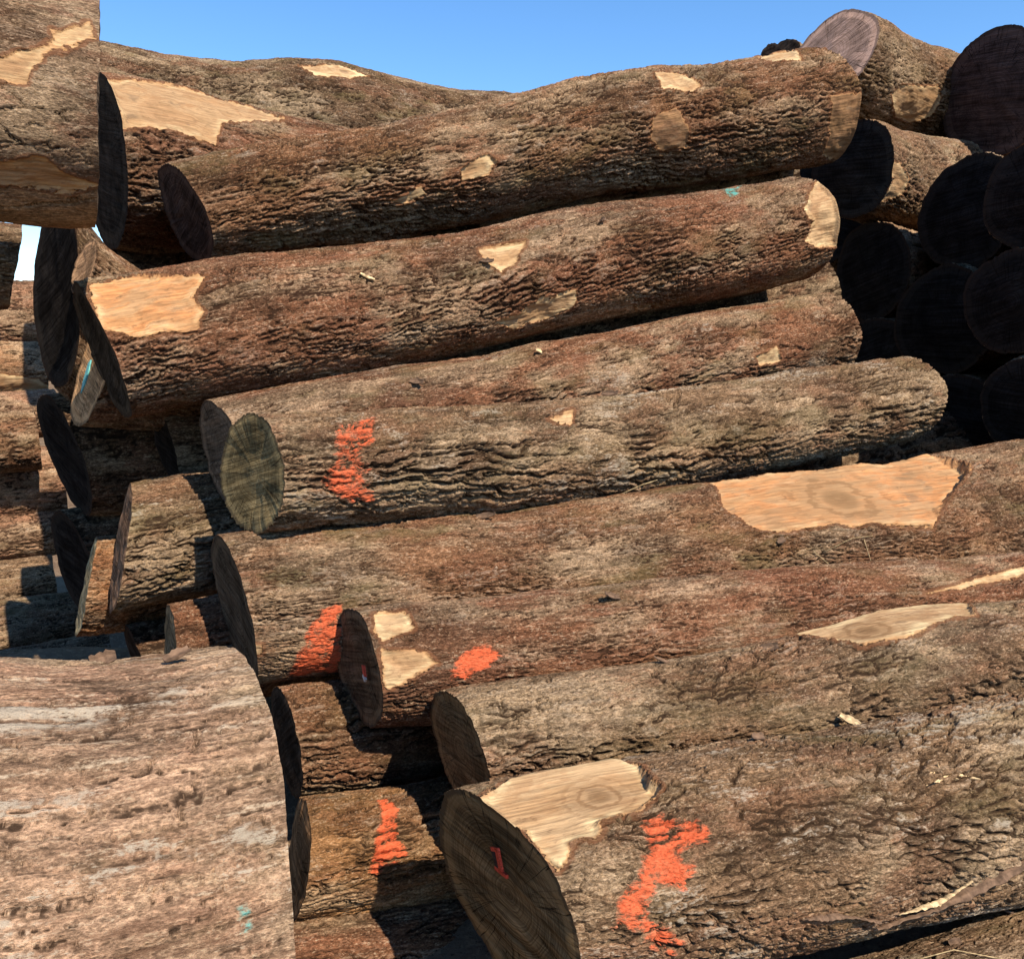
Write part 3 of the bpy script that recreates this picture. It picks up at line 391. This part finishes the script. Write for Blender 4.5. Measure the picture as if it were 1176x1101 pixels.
    q0 = -c0[0] * r * np.cos(TH) + c0[1] * r * np.sin(TH); q1 = ln + c1[0] * r * np.cos(TH) + c1[1] * r * np.sin(TH)
    Ux = q0 + (q1 - q0) * Tn
    thc = (TH - tc + math.pi) % (2 * math.pi) - math.pi + tc
    rough = fbm(Uo / .05, tw * max(3, round(circ / .04)), rng, max(3, round(circ / .04)), 4) - .5
    fibre = fbm(Uo / .12, tw * max(3, round(circ / .008)), rng, max(3, round(circ / .008)), 3) - .5
    def wrap(t): return (t - tc + math.pi) % (2 * math.pi) - math.pi + tc
    for k, s in enumerate(d.get('scars', [])):
        poly = [(p[0], wrap(p[1]) * rm) for p in s['p']]
        sd = polydist(Ux, thc * rm, poly) + rough * s['e'] * .9 + fibre * s['e'] * .4 + N(.09, .07, 2) * s['e'] * 1.5 + N(.02, .015, 3) * s['e'] * .6 + (H - .6) * .004
        mk = sstep(.004, -.004, sd)
        bowl = sstep(0.0, -.05, sd)
        disp = disp * (1 - mk) + mk * (-s['d'] * .8 - s['d'] * .6 * bowl + .0035 * fibre + .009 * rough + .022 * N(.11, .07, 2) + .004 * N(.02, .03, 3))
        if 'f' in s:                                                   # a saw cut: one plane across the trunk
            ts = [p[1] / rm for p in poly]; t0 = (min(ts) + max(ts)) / 2; hw = min(1.1, (max(ts) - min(ts)) / 2 * s['f'])
            flat = r * math.cos(hw) / np.maximum(np.cos(np.clip(thc - t0, -1.3, 1.3)), .2) - r
            disp = disp * (1 - mk) + mk * (np.minimum(flat, .01) * sstep(.004, -.012, sd) + .0022 * fibre + .004 * rough + .006 * N(.10, .08, 2))
        disp = disp + .006 * np.exp(-(np.maximum(sd, 0) / .012) ** 2) * (1 - mk) * (rough + .4)    # lifted bark lip
        wood = np.maximum(wood, sstep(.022, -.014, sd)); wt = np.where(mk > .02, s['w'], wt)
        ins = np.where(mk > .02, np.clip(-sd / .05, 0, 1), ins)
        og = np.where(mk > .02, s.get('o', 0), og)
        scar_id = np.where(sd < 0, k, scar_id)
        if 'k' in s:
            kx, kt, ka, kb = s['k']
            q = np.hypot((Ux - kx) / ka, (thc - wrap(kt)) * rm / max(kb * 1.5, .015))
            kd = np.where(mk > .02, q, kd)
            disp = disp + mk * .005 * np.exp(-(q / 1.2) ** 2) + s.get('b', 0) * np.minimum(np.exp(-(q / 2.6) ** 2), .7)
    for k, s in enumerate(d.get('paint', [])):
        poly = [(p[0], wrap(p[1]) * rm) for p in s['p']]
        sd = polydist(Ux, thc * rm, poly) + rough * .03
        a = sstep(.024, -.012, sd) * s.get('s', 1.)
        paint = np.maximum(paint, a); pc = np.where(a > .01, s.get('c', 0), pc)
        paint_id = np.where((a > .28 * s.get('s', 1.)) & (scar_id < 0), k, paint_id)
    disp = disp * (1 - .55 * sstep(.02, 0., ed)[...])
    R = r + disp
    ca, sa = np.cos(TH), np.sin(TH)
    bow = d.get('bow', (0, 0)); kk = 4 * Tn * (1 - Tn)
    wob = .07 * rm * np.sin(Uo * 2.3 + rng.uniform(0, 6)); wob2 = .07 * rm * np.sin(Uo * 2.9 + rng.uniform(0, 6))
    yy = R * ca; zz = R * sa
    c0 = d.get('cut', (0, 0)); c1 = d.get('cutr', (0, 0))
    x0 = -c0[0] * yy + c0[1] * zz; x1 = ln + c1[0] * yy + c1[1] * zz
    eg = .016 * (fbm(tw * 5, Tn * 0 + .5, rng, 5, 3) - .5) + .010 * (fbm(tw * 24, Tn * 0 + .5, rng, 24, 2) - .5)
    x0 = x0 + eg * (1 - Tn); x1 = x1 + eg * 1.3
    # (c[1] positive leans the face upwards)
    xx = x0 + (x1 - x0) * Tn
    yy = yy + bow[0] * kk + wob * kk; zz = zz + bow[1] * kk + wob2 * kk
    V = np.stack([xx, yy, zz], -1).reshape(-1, 3)
    i = np.arange(nu - 1)[:, None]; j = np.arange(nv)[None, :]; jn = (j + 1) % nv
    Fq = np.stack([i * nv + j, i * nv + jn, (i + 1) * nv + jn, (i + 1) * nv + j], -1).reshape(-1, 4)
    # outward orientation: theta runs from Y to Z, u along X
    at = dict(h=np.clip(H, 0, 1).ravel(), pl=np.clip(.45 * idA + .3 * idB + .25 * idC, 0, 1).ravel(), wood=wood.ravel(), paint=paint.ravel(), wt=wt.ravel(), kd=kd.ravel(), pc=pc.ravel(), og=og.ravel(), ins=ins.ravel())
    fs = scar_id.ravel()[Fq[:, 0]]; fp = paint_id.ravel()[Fq[:, 0]]
    parts = [sub_mesh('bark', V, Fq[:, ::-1], (fs < 0) & (fp < 0), BARK, root, at)]
    for k in range(len(d.get('scars', []))):
        if (fs == k).sum() > 8: parts.append(sub_mesh('branch_scar', V, Fq[:, ::-1], fs == k, BARK, root, at))
    for k in range(len(d.get('paint', []))):
        if (fp == k).sum() > 8: parts.append(sub_mesh('paint_mark', V, Fq[:, ::-1], fp == k, BARK, root, at))
    for o in parts:
        o.color = (*d['tint'], 1)  # dark tint of the inner logs paints in the shade of the gaps
    # sawn ends
    V3 = V.reshape(nu, nv, 3)
    for e, row in ((0, V3[0]), (1, V3[-1])):
        nr = 26; cen = row[:nf:4].mean(0) * .5 + row.mean(0) * .5
        cen[1:] = cen[1:] * .2
        f = np.linspace(1, .02, nr)[:, None, None]
        G = cen + (row[None] - cen) * f
        Gy, Gz = G[..., 1], G[..., 2]
        sa_ = rng.uniform(.9, 1.9)
        su = Gy * math.cos(sa_) + Gz * math.sin(sa_)
        nz = vnoise(su * 40 + 50, (Gz * math.cos(sa_) - Gy * math.sin(sa_)) * 4 + 50, rng)
        nz2 = vnoise(Gy * 14 + 50, Gz * 14 + 50, rng)
        G[..., 0] += ((nz - .5) * .005 + (nz2 - .5) * .008) * (1 - f[..., 0] ** 12)
        ii = np.arange(nr - 1)[:, None]
        Fe = np.stack([ii * nv + j, ii * nv + jn, (ii + 1) * nv + jn, (ii + 1) * nv + j], -1).reshape(-1, 4)
        vv = G.reshape(-1, 3); rr = np.broadcast_to(f[..., 0], (nr, nv)).ravel()
        # close the little hole in the middle with one vertex
        vv = np.vstack([vv, G[-1].mean(0)[None]]); rr = np.append(rr, 0)
        last = (nr - 1) * nv; fan = np.stack([last + np.arange(nv), last + (np.arange(nv) + 1) % nv, np.full(nv, len(vv) - 1), np.full(nv, len(vv) - 1)], -1)
        Fe = Fe if e == 0 else Fe[:, ::-1]
        o = mesh_obj('cut_end', vv, Fe, CUT, root, dict(rr=rr))
        me = o.data
        tri = fan[:, :3] if e == 0 else fan[:, :3][:, ::-1]
        import bmesh
        bm = bmesh.new(); bm.from_mesh(me); bm.verts.ensure_lookup_table()
        for t in tri:
            fc = bm.faces.new([bm.verts[int(q)] for q in t]); fc.smooth = True
        bm.to_mesh(me); bm.free()
        ec = d.get('end', (.14, .095, .06)) if (e == 0 or 'cutr' in d) else (.14, .095, .06)  # near-black end colours carry the deep shade of recess and gaps
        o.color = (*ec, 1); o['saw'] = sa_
        parts.append(o)
        if e == 0: LOGX[d['id']] = (root, X, Y, Z, V3, th, o)
    for o in parts: o['seed'] = idx * .731 + .17; o['lich'] = d.get('lich', .3); o['moss'] = d.get('moss', .3); o['band'] = d.get('band', .22)
    return root

for i_, d_ in enumerate(LOGS):
    make_log(i_, d_)

# ------------------------------------------------------------------ marks on sawn ends (flat paint, 1.5 mm proud)
def end_point(idk, y, z, lift=.004):
    d = next(q for q in LOGS if q['id'] == idk); c = d.get('cut', (0, 0))
    return (-c[0] * y + c[1] * z - lift, y, z)

def end_mark(name, idk, polys, mat, lift=.006, thick=.002):
    root = LOGX[idk][0]; V = []; F = []
    for poly in polys:
        n = len(poly); b = len(V)
        V += [end_point(idk, y, z, lift) for y, z in poly] + [end_point(idk, y, z, lift - thick - .004) for y, z in poly]
        F.append(list(range(b, b + n)))
        for k in range(n): F.append([b + k, b + n + k, b + n + (k + 1) % n, b + (k + 1) % n])
    o = mesh_obj(name, V, F, mat, root, smooth=False); o['seed'] = .3
    return o

def stroke(pts, w):
    out = []
    for (a, b) in zip(pts, pts[1:]):
        dx, dy = b[0] - a[0], b[1] - a[1]; l = math.hypot(dx, dy) or 1; nx, ny = -dy / l * w / 2, dx / l * w / 2
        ex, ey = dx / l * w * .3, dy / l * w * .3
        out.append([(a[0] + nx - ex, a[1] + ny - ey), (b[0] + nx + ex, b[1] + ny + ey), (b[0] - nx + ex, b[1] - ny + ey), (a[0] - nx - ex, a[1] - ny - ey)])
    return out

end_mark('number_mark', 'L9', stroke([(.003, .116), (-.003, .066)], .011) + stroke([(.021, .110), (.0, .118)], .010) + stroke([(.015, .064), (-.019, .062)], .010), REDPAINT)
end_mark('number_mark', 'L9', stroke([(.019, .102), (.010, .084), (.011, .072)], .012), BLACKPAINT, lift=.0055)
end_mark('paint_dab', 'L7', stroke([(-.055, .018), (-.060, -.006)], .016), REDPAINT)
end_mark('paint_dab', 'L7', stroke([(-.052, -.012), (-.062, -.020)], .014), PALEPAINT)
end_mark('paint_mark', 'V', [[(.050, .045), (.075, .03), (.085, -.05), (.07, -.10), (.045, -.06), (.040, .0)]], TEALPAINT)

# ------------------------------------------------------------------ torn stubs, stalks, bark strips
def tube(V, F, pts, r0, r1, n=6):
    pts = [np.array(p, float) for p in pts]; b = len(V)
    for i, p in enumerate(pts):
        t = pts[min(i + 1, len(pts) - 1)] - pts[max(i - 1, 0)]; t /= np.linalg.norm(t) + 1e-9
        a = np.cross(t, (.3, .2, 1.)); a /= np.linalg.norm(a) + 1e-9; c = np.cross(t, a)
        r = r0 + (r1 - r0) * i / max(1, len(pts) - 1)
        V += [tuple(p + r * (math.cos(2 * math.pi * k / n) * a + math.sin(2 * math.pi * k / n) * c)) for k in range(n)]
    for i in range(len(pts) - 1):
        F += [(b + i * n + k, b + i * n + (k + 1) % n, b + (i + 1) * n + (k + 1) % n, b + (i + 1) * n + k) for k in range(n)]
    F.append(tuple(b + k for k in range(n))[::-1]); F.append(tuple(b + (len(pts) - 1) * n + k for k in range(n)))

def on_log(idk, u, th, lift):
    """world point on the bark of a log, u metres along and th round it"""
    root, X, Y, Z, V3, ths, _ = LOGX[idk]
    iv = int(np.argmin(np.abs((ths - th + math.pi) % (2 * math.pi) - math.pi))); iu = int(np.argmin(np.abs(V3[:, iv, 0] - u)))
    a, b = max(0, iu - 3), iu + 4
    c = V3[a:b, iv].mean(0); c = c + np.array((0, math.cos(th), math.sin(th))) * lift
    return [float(v) for v in (np.array(root.matrix_world.translation) + X * c[0] + Y * c[1] + Z * c[2])]
for grp in ('stalks', 'strips'):
    for q in EXTRA[grp]: q['p'] = [on_log(*p) for p in q['p']]
EXTRA['chips'] = [on_log(*p) for p in EXTRA['chips']]

def broken_stub(idk, u, th, size, seed):
    root, X, Y, Z, V3, ths, _ = LOGX[idk]; rng = random.Random(seed)
    d = next(q for q in LOGS if q['id'] == idk); ln = V3[-1, 0, 0]
    iv = int(np.argmin(np.abs((ths - th + math.pi) % (2 * math.pi) - math.pi))); iu = int(np.argmin(np.abs(V3[:, iv, 0] - u)))
    c = V3[iu, iv]; nrm = np.array((0, math.cos(th), math.sin(th))); tv = np.array((0, -math.sin(th), math.cos(th))); ax = np.array((1., 0, 0))
    V = []; F = []
    for k in range(16):                                                # torn fibres leaning along the log
        a = rng.gauss(0, .14) * size; q = rng.gauss(0, .07) * size; l = size * rng.uniform(.3, .8)
        p0 = c + ax * a + tv * q - nrm * .012
        dr = ax * rng.uniform(-1., .5) + nrm * rng.uniform(.12, .42) + tv * rng.uniform(-.15, .3)
        p1 = p0 + dr * l * .5; p2 = p0 + dr * l + nrm * rng.uniform(-.01, .01)
        tube(V, F, [p0, p1, p2], size * rng.uniform(.035, .08), size * .004, 5)
    o = mesh_obj('broken_stub', V, F, SPLINTER, root, smooth=False); o['seed'] = seed
    return o
for q in EXTRA['stubs']: broken_stub(*q)

for k, q in enumerate(EXTRA['stalks']):
    V = []; F = []; p0 = q['p'][0]
    tube(V, F, [[a - b for a, b in zip(p, p0)] for p in q['p']], q['r'], q['r'] * .5, 5)
    o = mesh_obj('dry_stalk', V, F, STALK); o.location = p0; o['label'] = q['label']; o['category'] = 'stalk'; o['group'] = 'dry stalks lying on the logs'; o['seed'] = k * 1.3

for k, q in enumerate(EXTRA['strips']):
    rng = random.Random(40 + k); P_ = [np.array(p) for p in q['p']]; n = 40; V = []; F = []
    for i in range(n + 1):
        f = i / n * (len(P_) - 1); a = min(int(f), len(P_) - 2); p = P_[a] + (P_[a + 1] - P_[a]) * (f - a) - P_[0]
        t = P_[-1] - P_[0]; t = t / np.linalg.norm(t); up = np.array((0., -.45, .9)); sd_ = np.cross(t, up); sd_ /= np.linalg.norm(sd_)
        wd = q['w'] * (.35 + .65 * math.sin(math.pi * min(1, max(0, i / n))) ** .6) * rng.uniform(.75, 1.15); tl = .5 + .4 * math.sin(i * .21 + k)
        e = sd_ * math.cos(tl) + up * math.sin(tl); nn = np.cross(e, t)
        jit = up * rng.uniform(-.003, .003)
        for w_, h_ in ((-.5, 0), (-.2, .35), (.2, .35), (.5, 0), (.5, -.25), (0, .08), (-.5, -.25)):
            V.append(tuple(p + e * wd * w_ + nn * (wd * .35 * h_) + jit))
    for i in range(n):
        for j in range(7): F.append((i * 7 + j, i * 7 + (j + 1) % 7, (i + 1) * 7 + (j + 1) % 7, (i + 1) * 7 + j))
    F.append(tuple(range(7))[::-1]); F.append(tuple(n * 7 + j for j in range(7)))
    o = mesh_obj('bark_strip', V, F, SPLINTER if q.get('pale') else STRIP, smooth=False); o.location = q['p'][0]; o['label'] = q['label']; o['category'] = 'bark strip'; o['seed'] = k * 2.1

# ------------------------------------------------------------------ ground, trees behind the pile
def ground():
    rng = np.random.default_rng(5)
    g = np.concatenate([-np.geomspace(400, 8.5, 24), np.linspace(-8, 8, 130), np.geomspace(8.5, 400, 24)])
    X, Yg = np.meshgrid(g, g + 4, indexing='ij')
    n = len(g)
    Zg = .07 * (vnoise(X * 1.3 + 600, Yg * 1.3 + 600, rng) - .5) + .04 * (vnoise(X * 5 + 2500, Yg * 5 + 2500, rng) - .5)
    Zg = Zg - 1.1 * sstep(-1.2, -2.6, X) * sstep(4.6, 6.2, Yg)          # the yard falls away behind the pile on the left
    V = np.stack([X, Yg, Zg], -1).reshape(-1, 3)
    i = np.arange(n - 1)[:, None]; j = np.arange(n - 1)[None]
    F = np.stack([i * n + j, (i + 1) * n + j, (i + 1) * n + j + 1, i * n + j + 1], -1).reshape(-1, 4)
    m = NT('yard_dirt'); P, PO = m.coord()
    a = m.noise(P, 1.5, 4); b = m.noise(P, 30., 5, .7); c = m.noise(P, 90., 3, .7)
    col = m.mix(m.ss(a, .35, .65), (.13, .085, .055), (.2, .14, .09))
    col = m.mix(m.ss(b, .52, .62), col, (.26, .18, .11)); col = m.mix(m.ss(c, .58, .66, 0., .8), col, (.05, .033, .022))
    m.put(m.p.inputs['Base Color'], col); m.put(m.p.inputs['Roughness'], 1.); m.put(m.p.inputs['Specular IOR Level'], 0.); m.put(m.p.inputs['Normal'], m.bump(b, .02, .8))
    o = mesh_obj('ground', V, F, m.m); o['kind'] = 'structure'; o['label'] = 'brown dirt and bark litter of the log yard'; o['seed'] = 0.
ground()
CHIPV = []
for k, p in enumerate(EXTRA['chips']):
    rng = random.Random(900 + k); L_, W_ = rng.uniform(.03, .075), rng.uniform(.014, .03); n = 9; V = []; F = []
    for i in range(n + 1):
        x = (i / n - .5) * L_; wd = W_ * (.55 + .45 * math.sin(math.pi * (i + .6) / (n + 1.2))) * rng.uniform(.8, 1.2)
        for w_, z_ in ((-.5, .35), (-.2, .08), (.2, 0.), (.5, .3), (.5, .52), (.2, .24), (-.2, .3), (-.5, .56)):
            V.append((x, wd * w_, wd * z_ * .9 + 6. * x * x * rng.uniform(.9, 1.1)))
    for i in range(n):
        for j in range(8): F.append((i * 8 + j, i * 8 + (j + 1) % 8, (i + 1) * 8 + (j + 1) % 8, (i + 1) * 8 + j))
    F.append(tuple(range(8))[::-1]); F.append(tuple(n * 8 + j for j in range(8)))
    o = mesh_obj('bark_chip', V, F, SPLINTER if k % 5 == 0 else STRIP, smooth=False)
    o.location = p; o.rotation_euler = (rng.uniform(.1, .9), rng.uniform(-.5, .5), rng.uniform(-.7, .9)); o['seed'] = k * .37
    o['label'] = 'small curled bark chip lying loose on a log of the pile'; o['category'] = 'bark chip'; o['group'] = 'loose bark chips on the logs'

# ------------------------------------------------------------------ light, sky, camera
w = bpy.data.worlds.new('World'); bpy.context.scene.world = w; w.use_nodes = True
nt = w.node_tree; bg = nt.nodes['Background']
sky = nt.nodes.new('ShaderNodeTexSky'); sky.sky_type = 'NISHITA'; sky.sun_disc = False
sky.sun_elevation = SUN_EL; sky.sun_rotation = math.pi - SUN_AZ
sky.altitude = 200; sky.air_density = .9; sky.dust_density = .05; sky.ozone_density = 3.5
hs = nt.nodes.new('ShaderNodeHueSaturation'); hs.inputs['Saturation'].default_value = 1.18
nt.links.new(sky.outputs[0], hs.inputs['Color']); nt.links.new(hs.outputs[0], bg.inputs[0]); bg.inputs[1].default_value = .14

sd = bpy.data.lights.new('sun', 'SUN'); sd.energy = 5.; sd.angle = math.radians(.5); sd.color = (1., .885, .73)
so = bpy.data.objects.new('sun', sd); C.objects.link(so)
from mathutils import Vector
sv = Vector((math.sin(SUN_AZ) * math.cos(SUN_EL), -math.cos(SUN_AZ) * math.cos(SUN_EL), math.sin(SUN_EL)))
so.rotation_euler = sv.to_track_quat('Z', 'Y').to_euler(); so.location = sv * 30

cd = bpy.data.cameras.new('camera'); cd.sensor_width = 36; cd.lens = 36 / 2 / (588 / 1020); cd.clip_end = 2000; cd.clip_start = .05
co = bpy.data.objects.new('camera', cd); C.objects.link(co); co.location = (0, 0, 1.75); co.rotation_euler = (math.radians(90 - 9.5), 0, 0)
bpy.context.scene.camera = co
vs = bpy.context.scene.view_settings; vs.view_transform = 'Standard'; vs.look = 'None'; vs.exposure = .7; vs.gamma = 1; vs.use_curve_mapping = False
